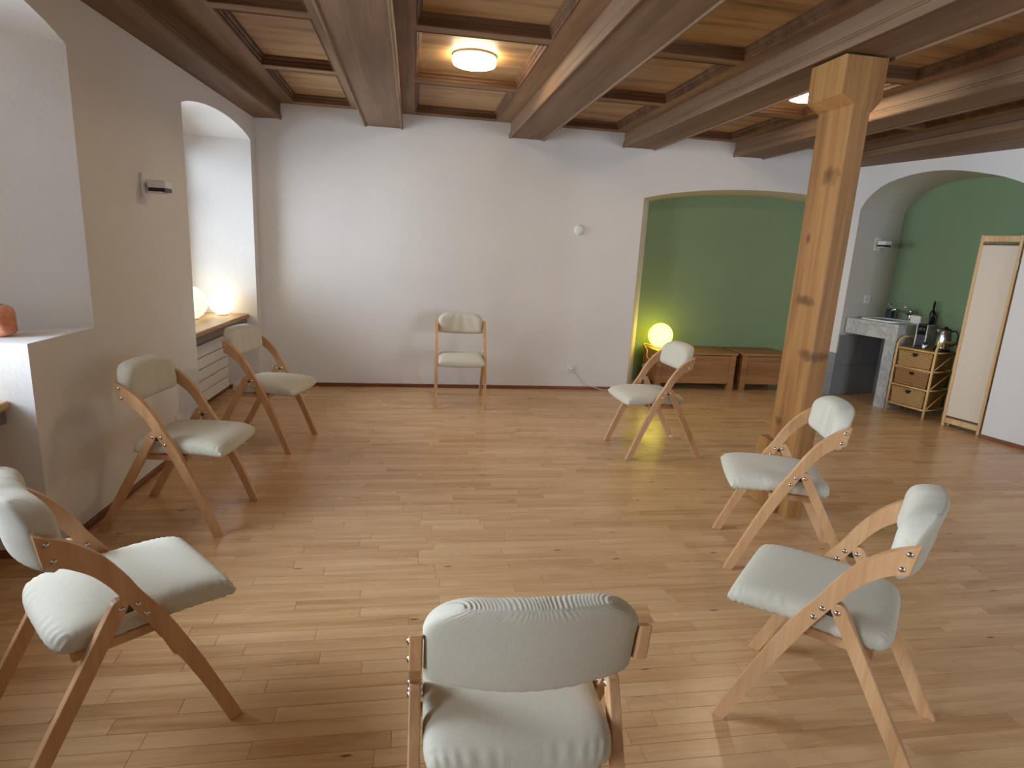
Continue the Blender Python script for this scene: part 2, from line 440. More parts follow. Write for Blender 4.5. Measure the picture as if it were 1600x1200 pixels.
# ------------------------------------------------------------------ walls
def ngon_wall(bm, loop, fn):
    vs = [bm.verts.new(fn(*q)) for q in loop]
    f = bm.faces.new(vs); f.normal_update(); bmesh.ops.triangulate(bm, faces=[f])
def sweep_loops(bm, loops, close=False):
    rows = [[bm.verts.new(p) for p in lp] for lp in loops]
    for a, b in zip(rows, rows[1:]):
        n = len(a)
        for k in range(n if close else n - 1): bm.faces.new((a[k], a[(k + 1) % n], b[(k + 1) % n], b[k]))
def arc(a0, z0, a1, z1, sag, n=16):
    """arched line from (a0,z0) to (a1,z1)"""
    out = []
    for k in range(n + 1):
        t = k / n
        out.append((a0 + (a1 - a0) * t, z0 + (z1 - z0) * t + sag * (1 - (2 * t - 1) ** 2) ** 0.85))
    return out
H = 2.68
# window-side wall: T-shaped splayed embrasure (near), plain arched niches (far and behind the viewer)
bm = bmesh.new()
near = [(2.69, 0), (2.69, 0.937), (3.18, 0.937), (3.18, 2.18)] + arc(3.18, 2.18, 1.0, 2.18, 0.17)[1:] + [(1.0, 0.937), (1.49, 0.937), (1.49, 0)]
far = [(5.84, 0), (5.84, 2.2)] + arc(5.84, 2.2, 4.40, 2.2, 0.085)[1:] + [(4.40, 0)]
rear = [(0.33, 0), (0.33, 2.2)] + arc(0.33, 2.2, -1.11, 2.2, 0.085)[1:] + [(-1.11, 0)]
loop = [(6.1, 0)] + far + near + rear + [(YF - 0.1, 0), (YF - 0.1, H), (6.1, H)]
ngon_wall(bm, loop, lambda a, z: lw(a, 0, z))
# far / rear niche reveals
for lp in (far, rear):
    sweep_loops(bm, [[lw(a, d, z) for a, z in lp] for d in (0, 0.3, 0.62)])
    a1, a0 = lp[0][0], lp[-1][0]
    # parapet under the window: recess back face
    vs = [bm.verts.new(lw(a, 0.285, z)) for a, z in ((a0, 0), (a1, 0), (a1, 0.64), (a0, 0.64))]; bm.faces.new(vs)
# near embrasure: splayed upper reveal, straight lower recess
def splay(a, d): return 2.09 + (a - 2.09) * (1 - 0.43 / 1.09 * d / 0.55)
up_loop = near[1:-1]
up_loop = [(2.69, 0.937)] + near[2:-2] + [(1.49, 0.937)]
inner = []
for a, z in up_loop:
    a2 = splay(a, 0.55) if (a > 2.7 or a < 1.48) or z > 1.0 else a
    z2 = z - 0.02 if z > 2 else z
    inner.append((a2, z2))
rows = []
for d in (0.0, 0.28, 0.55):
    t = d / 0.55
    rows.append([lw(a + (b - a) * t, d, z + (zz - z) * t) for (a, z), (b, zz) in zip(up_loop, inner)])
sweep_loops(bm, rows)
for a in (2.69, 1.49):
    sweep_loops(bm, [[lw(a, d, z) for z in (0, 0.937)] for d in (0, 0.55)])
vs = [bm.verts.new(lw(a, 0.285, z)) for a, z in ((1.49, 0), (2.69, 0), (2.69, 0.64), (1.49, 0.64))]; bm.faces.new(vs)
wall_left = struct(from_bm('wall_left', bm, 'plaster'))

# back wall with the wide arched niche
bm = bmesh.new()
NA = arc(2.25, 1.955, 4.42, 2.05, 0.10, 20)
loop = [(LX(D) - 0.02, 0), (2.25, 0)] + NA + [(4.42, 0), (4.549, 0), (4.549, H), (LX(D) - 0.02, H)]
ngon_wall(bm, loop, lambda x, z: (x, D, z))
wall_back = struct(from_bm('wall_back', bm, 'plaster'))
bm = bmesh.new()
nl = [(2.25, 0)] + NA + [(4.42, 0)]
def nin(x, z): return (2.505 + (x - 2.25) / 2.17 * 1.995, 6.5, z if z < 1.9 else 1.972 + (z - 1.955) * 0.86)
rows = []
for t in (0, 0.5, 1):
    rows.append([tuple(Vector((x, D, z)).lerp(Vector(nin(x, z)), t)) for x, z in nl])
sweep_loops(bm, rows)
niche_reveal = from_bm('niche_reveal', bm, 'cream', wall_back)
bm = bmesh.new(); ngon_wall(bm, [(nin(x, z)[0], nin(x, z)[2]) for x, z in nl], lambda x, z: (x, 6.499, z))
green_back = from_bm('niche_back', bm, 'green', wall_back); green_back['label'] = 'sage green painted back of the arched niche'

# right wall with the arched washstand alcove
S0, S1, DEP = 0.10, 1.665, 0.675
aarch = [(S0, 1.95)] + [tuple(p) for p in crom([(S0, 1.98), (.165, 2.09), (.329, 2.215), (.613, 2.289), (.94, 2.297), (1.301, 2.229), (1.5, 2.165), (1.60, 2.11), (1.655, 2.03), (S1, 1.93)], 26)]
bm = bmesh.new()
al = [(S0, 0)] + aarch + [(S1, 0)]
loop = [(0, 0)] + al + [(8.5, 0), (8.5, H), (0, H)]
ngon_wall(bm, loop, lambda s, z: rw(s, 0, z))
wall_right = struct(from_bm('wall_right', bm, 'plaster'))
bm = bmesh.new(); sweep_loops(bm, [[rw(s, d, z) for s, z in al] for d in (0, DEP / 2, DEP)])
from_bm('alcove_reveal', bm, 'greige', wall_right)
bm = bmesh.new(); ngon_wall(bm, al, lambda s, z: rw(s, DEP - 0.001, z))
gb = from_bm('alcove_back', bm, 'green', wall_right); gb['label'] = 'sage green painted back of the alcove'
bm = bmesh.new()
for lo, hi in (((-2.0, YF - .4, 0), (3.2, YF, H)), ((5.0, YF - .4, 0), (6.9, YF, H)), ((3.2, YF - .4, 0), (5.0, YF, .8)), ((3.2, YF - .4, 2.2), (5.0, YF, H))): bm_box(bm, lo, hi)
struct(from_bm('wall_front', bm, 'plaster'))

# skirting boards
def skirt(name, pts, fn=None):
    bm = bmesh.new()
    prof = [(0, 0), (0.014, 0), (0.014, 0.028), (0.009, 0.034), (0, 0.034)]
    P = [Vector(p) for p in pts]; rows = []
    for i, p in enumerate(P):
        d1 = (P[i] - P[i - 1]).normalized() if i else (P[1] - P[0]).normalized()
        d2 = (P[i + 1] - P[i]).normalized() if i < len(P) - 1 else d1
        n1, n2 = Vector((-d1.y, d1.x)), Vector((-d2.y, d2.x))
        m = (n1 + n2).normalized(); m /= max(0.3, m.dot(n1))
        rows.append([bm.verts.new((p.x + m.x * o, p.y + m.y * o, z)) for o, z in prof])
    for a, b in zip(rows, rows[1:]):
        for k in range(len(prof)): bm.faces.new((a[k], a[(k + 1) % 5], b[(k + 1) % 5], b[k]))
    bm.faces.new(rows[0]); bm.faces.new(rows[-1][::-1])
    return struct(from_bm(name, bm, 'skirting'))
def l2(a, d): return Vector(lw(a, d, 0)[:2])
skirt('baseboard_back', [Vector((2.25, D)), Vector((LX(D), D))])
skirt('baseboard_left', [l2(D, 0), l2(5.84, 0), l2(5.84, 0.285), l2(4.40, 0.285), l2(4.40, 0), l2(2.69, 0), l2(2.69, 0.285), l2(1.49, 0.285), l2(1.49, 0), l2(0.33, 0)])
skirt('baseboard_right', [Vector(rw(6.0, 0, 0)[:2]), Vector(rw(S1, 0, 0)[:2])])

# ------------------------------------------------------------------ windows (daylight openings), sills
def window(name, a0, a1, z0, z1, d, lw=lw):
    w = struct(empty(name, lw((a0 + a1) / 2, d, z0)))
    inv = Vector(w.location)
    def loc(a, dd, z): return tuple(Vector(lw(a, dd, z)) - inv)
    def bar(nm, aa, bb, zz, z_2, th=0.06):
        bm = bmesh.new()
        vs = [bm.verts.new(loc(a, q, z)) for a in (aa, bb) for q in (d, d + th) for z in (zz, z_2)]
        for q in ((0, 1, 3, 2), (4, 6, 7, 5), (0, 4, 5, 1), (2, 3, 7, 6), (0, 2, 6, 4), (1, 5, 7, 3)): bm.faces.new([vs[i] for i in q])
        bmesh.ops.bevel(bm, geom=list(bm.edges), offset=0.004, segments=1, affect='EDGES')
        return from_bm(nm, bm, 'whitepaint', w)
    f = 0.06; mid = (a0 + a1) / 2
    bar('frame', a0 - .08, a0 + f, z0 - .1, z1 + .25); bar('frame', a1 - f, a1 + .08, z0 - .1, z1 + .25)
    bar('frame', a0 + f, a1 - f, z1 - f, z1 + .25); bar('frame', a0 + f, a1 - f, z0 - .1, z0 + f)
    bar('mullion', mid - .035, mid + .035, z0 + f, z1 - f)
    bar('glazing_bar', a0 + f, mid - .035, z0 + (z1 - z0) * .66, z0 + (z1 - z0) * .66 + .03, .04); bar('glazing_bar', mid + .035, a1 - f, z0 + (z1 - z0) * .66, z0 + (z1 - z0) * .66 + .03, .04)
    for b0, b1 in ((a0 + f, mid - .035), (mid + .035, a1 - f)):
        bm = bmesh.new(); bm.faces.new([bm.verts.new(loc(a, d + .03, z)) for a, z in ((b0, z0 + f), (b1, z0 + f), (b1, z1 - f), (b0, z1 - f))])
        from_bm('pane', bm, 'glass', w)
    return w, loc
def sill(w, loc, a0, a1, zt, d0, d1):
    bm = bmesh.new(); prof = [(d1, zt - .035), (d0 + .004, zt - .035), (d0, zt - .028), (d0, zt - .006), (d0 + .006, zt), (d1, zt)]
    A = [bm.verts.new(loc(a0, q, z)) for q, z in prof]; B = [bm.verts.new(loc(a1, q, z)) for q, z in prof]
    bm.faces.new(A); bm.faces.new(B[::-1])
    for k in range(6): bm.faces.new((A[k], B[k], B[(k + 1) % 6], A[(k + 1) % 6]))
    o = from_bm('sill_board', bm, 'sill', w)
    bm = bmesh.new(); prof = [(d1, zt - .095), (d0 + .02, zt - .095), (d0 + .02, zt - .036), (d1, zt - .036)]
    A = [bm.verts.new(loc(a0, q, z)) for q, z in prof]; B = [bm.verts.new(loc(a1, q, z)) for q, z in prof]
    bm.faces.new(A); bm.faces.new(B[::-1])
    for k in range(4): bm.faces.new((A[k], B[k], B[(k + 1) % 4], A[(k + 1) % 4]))
    from_bm('sill_apron', bm, 'sill_front', w)
w1, lc = window('window_1', 1.50, 2.68, 0.80, 2.28, 0.55); sill(w1, lc, 1.495, 2.685, 0.70, 0.09, 0.60)
w2, lc = window('window_2', 4.40, 5.84, 0.78, 2.12, 0.60); sill(w2, lc, 4.405, 5.835, 0.70, 0.07, 0.66)
w3, lc = window('window_3', -1.11, 0.33, 0.78, 2.12, 0.60); sill(w3, lc, -1.105, 0.325, 0.70, 0.07, 0.66)

window('added_window', 3.2, 5.0, 0.8, 2.2, 0.3, lambda a, d, z: (a, YF - d, z))  # unseen window, added as an opening for the fill behind the viewer

# ------------------------------------------------------------------ ceiling: boards, beams, coffers
ceiling = struct(box('ceiling', (-2.4, YF - 0.1, 2.63), (6.9, 6.2, 2.72), 'mould'))
ZR = 2.54
def beam_prof(x0, x1, zb=2.403):
    e = 0.012
    return [(x0 + e, 2.63), (x0 + e, zb + .060), (x0 + .004, zb + .052), (x0 + .004, zb + .044), (x0, zb + .036), (x0, zb + .008), (x0 + .006, zb), (x0 + .016, zb), (x0 + .022, zb + .009),
            (x1 - .022, zb + .009), (x1 - .016, zb), (x1 - .006, zb), (x1, zb + .008), (x1, zb + .036), (x1 - .004, zb + .044), (x1 - .004, zb + .052), (x1 - e, zb + .060), (x1 - e, 2.63)]
BE = [(-.448, -.102), (.871, 1.208), (1.983, 2.318), (3.136, 3.47)]
for x0, x1 in BE: prism('ceiling_beam', beam_prof(x0, x1), YF, D + .01, 'beam', ceiling, 'y')
# beam along the window wall follows that wall
prism('wall_beam', [(0, 2.63), (0, 2.403), (.212, 2.412), (.216, 2.403), (.228, 2.403), (.234, 2.412), (.234, 2.44), (.226, 2.455), (.222, 2.63)], YF, D + .01, 'beam', ceiling, 'y', fn=lambda x, y, z: (LX(y) + x - 0.001, y, z))
# wall plate on the right wall
bm = bmesh.new(); rows = []
for y in (YF, D + .01):
    xw = C0.x + (D - y) * 0.2356 + .005; zw = 2.405 + .034 * min(1.9, D - y)
    zi = 2.425 + .01 * min(1.9, D - y)
    rows.append([bm.verts.new(p) for p in ((4.25, y, 2.63), (4.25, y, zi + .06), (4.235, y, zi + .05), (4.235, y, zi + .012), (4.245, y, zi), (4.275, y, zi), (4.285, y, zi + .006), (xw, y, zw), (xw, y, 2.63))])
for k in range(9): bm.faces.new((rows[0][k], rows[0][(k + 1) % 9], rows[1][(k + 1) % 9], rows[1][k]))
bm.faces.new(rows[0]); bm.faces.new(rows[1][::-1])
from_bm('wall_plate', bm, 'beam', ceiling)
RAILS = [(5.85, 5.98), (4.72, 4.83), (3.59, 3.70), (2.46, 2.57), (1.33, 1.44), (.20, .31), (-.93, -.82), (-2.2, -1.95)]
BAYS = [(-1.30, -.43, -1.035, -.555), (-.115, .885, .005, .735), (1.195, 1.995, 1.315, 1.88), (2.305, 3.15, 2.425, 3.03), (3.455, 4.255, 3.575, 4.13)]
def moulding(x0, x1, y0, y1, parent):
    bm = bmesh.new(); rows = []
    for o, z in ((-.006, ZR - .001), (0, ZR - .004), (.004, ZR), (.004, ZR + .016), (.012, ZR + .020), (.012, ZR + .034), (.024, ZR + .044), (.027, ZR + .058)):
        rows.append([bm.verts.new(p) for p in ((x0 + o, y0 + o, z), (x1 - o, y0 + o, z), (x1 - o, y1 - o, z), (x0 + o, y1 - o, z))])
    for a, b in zip(rows, rows[1:]):
        for k in range(4): bm.faces.new((a[k], a[(k + 1) % 4], b[(k + 1) % 4], b[k]))
    return from_bm('coffer_moulding', bm, 'mould', parent)
for bi, (b0, b1, p0, p1) in enumerate(BAYS):
    lo = -1.56 if bi == 0 else b0
    box('stile', (lo, YF, ZR), (p0, D, 2.629), 'stile', ceiling); box('stile', (p1, YF, ZR), (b1, D, 2.629), 'stile', ceiling)
    for r0, r1 in RAILS: box('cross_rail', (p0, r0, ZR), (p1, r1, 2.629), 'rail', ceiling)
    for (a0, a1), (c0, c1) in zip(RAILS, RAILS[1:]):
        box('coffer_panel', (p0, c1, 2.598), (p1, a0, 2.628), 'panel', ceiling)
        moulding(p0, p1, c1, a0, ceiling)

# ------------------------------------------------------------------ timber post
post = thing('timber_post', 'knotty square timber post carrying a ceiling beam', 'post', (2.158, 3.02, 0))
def ploc(x, y): return (x - 2.158, y - 3.02)
x0, y0 = ploc(2.105, 2.89); x1, y1 = ploc(2.213, 3.155)
prism('shaft', [(x0 + .008, y0), (x1 - .008, y0), (x1, y0 + .008), (x1, y1 - .008), (x1 - .008, y1), (x0 + .012, y1), (x0, y1 - .012), (x0, y0 + .008)], 0.0, 2.40, 'post', post, 'z')
cx0, cy0 = ploc(2.035, 2.885); cx1, cy1 = ploc(2.262, 3.16)
prism('capital', [(cx0, 2.403), (cx0, 2.225), (x0 - .002, 2.185), (x1 + .002, 2.155), (cx1, 2.215), (cx1, 2.403)], cy0, cy1, 'post', post, 'y', bevel=.004)
bx0, by0 = ploc(2.062, 2.96); bx1, by1 = ploc(2.238, 3.20)
box('base_block', (bx0, by0, 0), (bx1, by1, 0.40), 'post', post, 0.006)

# ------------------------------------------------------------------ folding chairs
UPE = [(.285, 0), (.232, .130), (.176, .265), (.105, .418), (.046, .516), (.017, .571), (-.028, .638), (-.068, .679), (-.107, .709), (-.158, .735)]
LOE = [(.245, 0), (.196, .122), (.144, .238), (.062, .405), (.000, .514), (-.024, .556), (-.058, .600), (-.100, .634), (-.122, .645), (-.147, .655)]
prof = [tuple(p) for p in crom(UPE, 30)] + [tuple(p) for p in crom(LOE, 30)][::-1]
TI, TO = 0.203, 0.228            # inner / outer face of the side frames
me_frames = {}
def cushion_mesh(name, fn, nu=40, nv=40):
    """fn(u, v, side) -> point; u,v in [-1,1], side +1 / -1; the two sides meet in a seam"""
    us = [math.sin(PI / 2 * (2 * i / nu - 1)) for i in range(nu + 1)]; vs = [math.sin(PI / 2 * (2 * j / nv - 1)) for j in range(nv + 1)]
    bm = bmesh.new()
    for side in (1, -1):
        g = [[bm.verts.new(fn(u, v, side)) for v in vs] for u in us]
        for i in range(nu):
            for j in range(nv): bm.faces.new((g[i][j], g[i + 1][j], g[i + 1][j + 1], g[i][j + 1]))
    bmesh.ops.remove_doubles(bm, verts=bm.verts, dist=1e-5)
    bmesh.ops.recalc_face_normals(bm, faces=bm.faces)
    me = bpy.data.meshes.new(name); bm.to_mesh(me); bm.free()
    for p in me.polygons: p.use_smooth = True
    return me
def seat_fn(u, v, side):
    # u across, v from rear (-1) to front (+1)
    x = 0.200 * u * (1 + 0.012 * v * v - 0.012 * (1 - v * v)) * (1 - 0.10 * max(0, -v) ** 6); y = 0.075 + (0.222 if v > 0 else 0.220) * v * (1 - 0.10 * abs(u) ** 5 * max(0, -v) - 0.02 * u * u * max(0, v))
    k = max(0.0, (1 - abs(u) ** 9) * (1 - abs(v) ** 8)) ** 0.40
    mid = 0.414 - 0.016 * max(0, v) ** 3 - 0.010 * max(0, -v) ** 2 + 0.006 * u * u
    eu = max(0, abs(u) - .80) / .20; ev = max(0, abs(v) - .84) / .16
    wr = 0.0026 * math.sin(v * 66 + 3 * math.sin(9 * v) + 2 * u) * eu + 0.0026 * math.sin(u * 44 + 2 * math.sin(7 * u)) * ev
    if side > 0: z = mid + wr + k * (0.041 + 0.010 * (1 - u * u) * (1 - 0.7 * v * v))
    else: z = mid + wr - k * 0.034
    return (x, y, z)
def back_fn(u, v, side):
    # u across, v from bottom (-1) to top (+1); thickness in y
    z = 0.712 + 0.088 * v + 0.004 * (1 - u * u) * (1 if v > 0 else -3)
    t = max(0.0, (z - 0.712) / 0.092)
    hw = 0.2015 + 0.004 * min(1, t * 4) - 0.080 * t ** 2.9
    x = hw * u
    yc = -0.176 - 0.016 * v + 0.036 * (x / 0.2) ** 2
    et = max(0, v - .70) / .30; eb = max(0, -v - .8) / .2
    wr = 0.0015 * math.sin(u * 105 + 3 * math.sin(9 * u)) * (0.65 + 0.35 * math.sin(5 * u + 1)) * et + 0.0007 * math.sin(u * 38 + 4 * v) * eb
    fold = 0.0020 * math.sin(13 * u + 4 * v * u) * (1 - u * u) * (1 - .5 * v)
    if side > 0:
        k = max(0.0, (1 - abs(u) ** 7) * (1 - abs(v) ** 5)) ** 0.42
        y = yc + k * (0.062 + 0.006 * v + fold) + wr
    else:
        k = max(0.0, (1 - abs(u) ** 16) * (1 - abs(v) ** 14)) ** 0.5
        y = yc - k * 0.014 + wr
    return (x, y, z + wr * 0.6)
ME_SEAT = cushion_mesh('seat_cushion', seat_fn, 64, 72); ME_SEAT.materials.append(M['linen'])
ME_BACK = cushion_mesh('backrest_cushion', back_fn, 170, 44); ME_BACK.materials.append(M['linen'])
_b = lathe('bolt', [(0, .0048), (.003, .0045), (.0058, .0032), (.0072, .0010), (.0078, .0004), (.0078, -.002)], 'steel', None, 14, (0, 0, 0), 'x')
ME_BOLT = _b.data; bpy.data.objects.remove(_b)
def chair_proto():
    c = empty('folding_chair')
    for s in (-1, 1):
        a, b = (TI, TO) if s > 0 else (-TO, -TI)
        fr = prism('side_frame', prof, a, b, 'beech', c, 'x', bevel=.0035, seg=2)
        # rear leg, rounded top
        p0 = Vector((-.279, 0)); p1 = Vector((-.006, .492)); d = (p1 - p0).normalized(); nn = Vector((-d.y, d.x)); hw = .0195
        k0 = hw / d.y
        lp = [(p0.x - k0, 0), (p0.x + k0, 0)]
        lp += [tuple(p1 - nn * hw)] + [tuple(p1 + (d * math.sin(t) - nn * math.cos(t)) * hw) for t in [PI * q / 8 for q in range(1, 8)]] + [tuple(p1 + nn * hw)]
        lg = prism('rear_leg', lp, a, b, 'beech', c, 'x', bevel=.003, seg=2)
        for host, pts in ((fr, ((.0346, .4844), (.0525, .4503), (-.1353, .7093), (-.1251, .6641))), (lg, ((-.0024, .4851),))):
            for yy, zz in pts:
                for face in ((1, -1) if zz < .6 else (1,)):
                    bl = link('bolt', ME_BOLT, None, host)
                    bl.location = ((TO if face > 0 else TI) * s, yy, zz)
                    if s * face < 0: bl.rotation_euler = (0, 0, PI)
        box('hinge_block', (min(s * (TI + .003), s * (TO - .003)), .004, .468), (max(s * (TI + .003), s * (TO - .003)), .024, .49), 'darksteel', c, .0004)
        box('seat_rail', (min(s * .15, s * .175), -.105, .356), (max(s * .15, s * .175), .12, .384), 'beech', c, .003)
    box('cross_rail', (-TI, .085, .348), (TI, .105, .376), 'beech', c, .003)
    link('seat_cushion', ME_SEAT, None, c); link('backrest_cushion', ME_BACK, None, c)
    return c
def copy_tree(o, parent=None):
    c = o.copy(); COL.objects.link(c); c.parent = parent
    if parent is not None: c.matrix_parent_inverse = o.matrix_parent_inverse.copy()
    for ch in list(o.children): copy_tree(ch, c)
    return c
G_CH = 'beech folding chairs set out in a circle'
CHAIRS = [
 (1.322, 1.480, 135.13, 'beech folding chair with linen cushions, next to the chair before the post, away from cabinets'),
 (1.804, 2.491, 159.3, 'beech folding chair with linen cushions standing right before the timber post'),
 (1.771, 4.086, 182.73, 'beech folding chair with linen cushions before the low oak cabinet with the globe lamp'),
 (0.441, 5.423, -91.48, 'beech folding chair with linen cushions, its back to the long white wall'),
 (-0.998, 4.288, -14.28, 'beech folding chair with linen cushions in front of the radiator and the two lit globes'),
 (-1.125, 3.090, -8.24, 'beech folding chair with linen cushions by the wall below the small wall spotlight'),
 (-0.847, 1.659, 39.67, 'beech folding chair with linen cushions beside the window ledge holding the salt lamp'),
 (0.234, 1.118, 89.2, 'beech folding chair with linen cushions directly opposite the chair at the white wall')]
proto = chair_proto()
chairs = [proto] + [copy_tree(proto) for _ in CHAIRS[1:]]
for c, (x, y, th, lab) in zip(chairs, CHAIRS):
    place(c, (x, y, 0), math.radians(th - 90)); tag(c, lab, 'chair', G_CH)
# maker's sticker near the foot of one rear leg
stk = box('sticker', (-.0005, -.011, -.008), (.0005, .011, .008), 'white', chairs[2]); stk.location = (TI - .0007, -.262, .03); stk['label'] = 'small white sticker on a rear leg'

# ------------------------------------------------------------------ ceiling lamps
def ceiling_lamp(x, y, label):
    t = thing('ceiling_lamp', label, 'lamp', (x, y, 2.598), 0, 'round ceiling lamps')
    lathe('base_ring', [(0, 0), (.140, 0), (.142, -.012), (.138, -.014), (0, -.014)], 'white', t, 48)
    lathe('diffuser', [(0, -.0145), (.136, -.0145), (.1395, -.02), (.1395, -.045), (.134, -.056), (.12, -.061), (0, -.064)], 'lamp_ceiling', t, 48)
ceiling_lamp(.372, 4.24, 'round white ceiling lamp, lit, in the coffer in full view before the white wall')
ceiling_lamp(2.735, 4.22, 'round white ceiling lamp, lit, half hidden behind the timber post')

# ------------------------------------------------------------------ globe lamps
def globe(name, label, loc, r, mat, z_scale=1.0, n=32):
    t = thing(name, label, 'lamp', loc, 0, 'glass globe lamps')
    lathe('base', [(0, 0), (r * .46, 0), (r * .46, .012), (r * .42, .016), (0, .016)], 'white', t, 24)
    pr = []
    th0 = -1.12
    for k in range(21):
        a = th0 + (PI / 2 - th0) * k / 20
        pr.append((max(0, r * math.cos(a)), r * z_scale * (math.sin(a) - math.sin(th0)) + .016))
    pr[-1] = (0, pr[-1][1])
    lathe('globe', pr, mat, t, n)
    return t
ga = globe('globe_lamp', 'yellow glowing glass globe lamp on the low oak cabinet', (2.70, 6.27, .42), .132, 'lamp_yellow')
gb_ = globe('globe_lamp', 'small bright white glass globe lamp at the end of the window sill', (lw(5.685, .25, 0)[0], 5.685, .70), .108, 'lamp_warm')
gc = globe('globe_lamp', 'larger pale yellow globe lamp behind the window niche edge', (lw(5.33, .38, 0)[0], 5.33, .70), .135, 'lamp_soft')

# cord of the cabinet lamp: over the cabinet edge, zigzag down, along the skirting to the socket
cp = [(2.66, 6.30, .428), (2.60, 6.36, .44), (2.545, 6.33, .445), (2.535, 6.20, .40), (2.50, 6.10, .345), (2.53, 6.06, .30), (2.44, 6.05, .255), (2.49, 6.03, .20), (2.40, 6.0, .15), (2.43, 5.97, .11), (2.33, 5.95, .075), (2.22, 5.945, .05), (2.1, 5.945, .012), (1.98, 5.93, .008), (1.90, 5.945, .03), (1.80, 5.955, .06), (1.72, 5.962, .14), (1.66, 5.945, .215)]
tube('cord', [Vector(p) - Vector((2.70, 6.27, .42)) for p in crom(cp, 120)], .0042, 'cord', ga, 6)

# ------------------------------------------------------------------ salt lamp on the ledge
t = thing('salt_lamp', 'rough orange salt stone candle holder on the white window ledge', 'candle holder', (LX(2.86) - .20, 2.86, .937))
bm = bmesh.new(); bmesh.ops.create_uvsphere(bm, u_segments=28, v_segments=20, radius=1)
for v in bm.verts:
    p = v.co.copy(); q = Vector((math.copysign(abs(p.x) ** .7, p.x), math.copysign(abs(p.y) ** .7, p.y), math.copysign(abs(p.z) ** .55, p.z)))
    w = 1 + .05 * math.sin(5 * p.x + 3 * p.z) + .04 * math.sin(7 * p.y + 4 * p.z + 1)
    v.co = Vector((q.x * .056 * w, q.y * .056 * w, .067 + q.z * .067))
from_bm('stone', bm, 'salt', t, True)
lathe('candle_cup', [(0, .128), (.02, .128), (.022, .137), (.020, .137), (.018, .131), (0, .131)], 'steel', t, 20)

# ------------------------------------------------------------------ radiator in the far niche
rad = thing('radiator', 'white flat panel radiator with horizontal grooves under the far window', 'radiator', lw(5.05, .2, 0.07))
ro = Vector(rad.location)
zs = [.07, .165, .257, .349, .441, .545]
for k in range(5):
    a, b = zs[k] + .004, zs[k + 1] - .004
    bm = bmesh.new()
    vs = [bm.verts.new(Vector(lw(y, d, z)) - ro) for y in (4.50, 5.62) for d in (.2, .225) for z in (a, b)]
    for q in ((0, 1, 3, 2), (4, 6, 7, 5), (0, 4, 5, 1), (2, 3, 7, 6), (0, 2, 6, 4), (1, 5, 7, 3)): bm.faces.new([vs[i] for i in q])
    bmesh.ops.bevel(bm, geom=list(bm.edges), offset=.003, segments=1, affect='EDGES')
    from_bm('radiator_panel', bm, 'whitepaint', rad)
bm = bmesh.new()
vs = [bm.verts.new(Vector(lw(y, d, z)) - ro) for y in (4.51, 5.61) for d in (.2255, .284) for z in (.08, .535)]
for q in ((0, 1, 3, 2), (4, 6, 7, 5), (0, 4, 5, 1), (2, 3, 7, 6), (0, 2, 6, 4), (1, 5, 7, 3)): bm.faces.new([vs[i] for i in q])
from_bm('radiator_body', bm, 'sill_front', rad)
# ------------------------------------------------------------------ wall spotlights, sensor, sockets
def spot(label, loc, rz):
    t = thing('wall_spotlight', label, 'wall light', loc, rz, 'small white wall spotlights')     # local -y = out of the wall
    box('back_plate', (-.04, -.02, -.068), (.04, 0, .068), 'white', t, .005, 2)
    tube('arm', [(0, -.016, 0), (0, -.052, 0)], .009, 'white', t)
    h = box('head', (-.05, -.135, -.006), (.05, -.04, .034), 'white', t, .006, 2)
    box('slot', (-.044, -.131, -.026), (.044, -.044, -.0055), 'black', h)
    box('lower_lip', (-.05, -.115, -.034), (.05, -.04, -.0255), 'white', h, .003)
spot('white box wall spotlight on the bare wall between the windows', lw(3.80, 0, 1.64), math.radians(90 - 2.4))
spot('white box wall spotlight above the washstand', rw(S0, .33, 1.645), ALC_ROT + PI / 2)
sx = thing('wall_sensor', 'small round white plastic sensor on the long white wall', 'sensor', (1.613, D, 1.615))
lathe('cover', [(0, -.026), (.03, -.025), (.043, -.020), (.048, -.010), (.048, 0)], 'white', sx, 32, axis='y')
lathe('rim', [(.0485, -.006), (.053, -.005), (.053, 0)], 'white', sx, 32, axis='y')
def socket(label, loc, rz, plug=False):
    t = thing('wall_socket', label, 'socket', loc, rz, 'white wall sockets')
    box('plate', (-.046, -.011, -.046), (.046, 0, .046), 'white', t, .003, 2)
    lathe('well', [(.0, -.0115), (.021, -.0115), (.022, -.0125), (.024, -.0125), (.024, -.0105)], 'whitepaint', t, 24, axis='y')
    for q in (-.0095, .0095): lathe('pin_hole', [(0, -.0128), (.0025, -.0128), (.0025, -.0115)], 'dark', t, 8, (q, 0, 0), 'y')
    if plug:
        lathe('plug', [(0, -.05), (.012, -.05), (.018, -.038), (.02, -.013), (0, -.013)], 'white', t, 20, axis='y')
        tube('plug_cord', [(0, -.045, 0), (.008, -.062, -.006), (.02, -.066, -.02), (.026, -.031, -.01)], .0035, 'cord', t, 8)
socket('white wall socket with a plug in it, low on the long white wall', (1.634, D, .225), 0, True)
socket('white wall socket low on the bare wall between the windows', lw(4.03, 0, .215), math.radians(90 - 2.4))
socket('white wall socket low on the white wall near the window corner', (-1.275, D, .21), 0)
socket('white wall socket above the washstand', rw(S0, .33, 1.06), ALC_ROT + PI / 2)

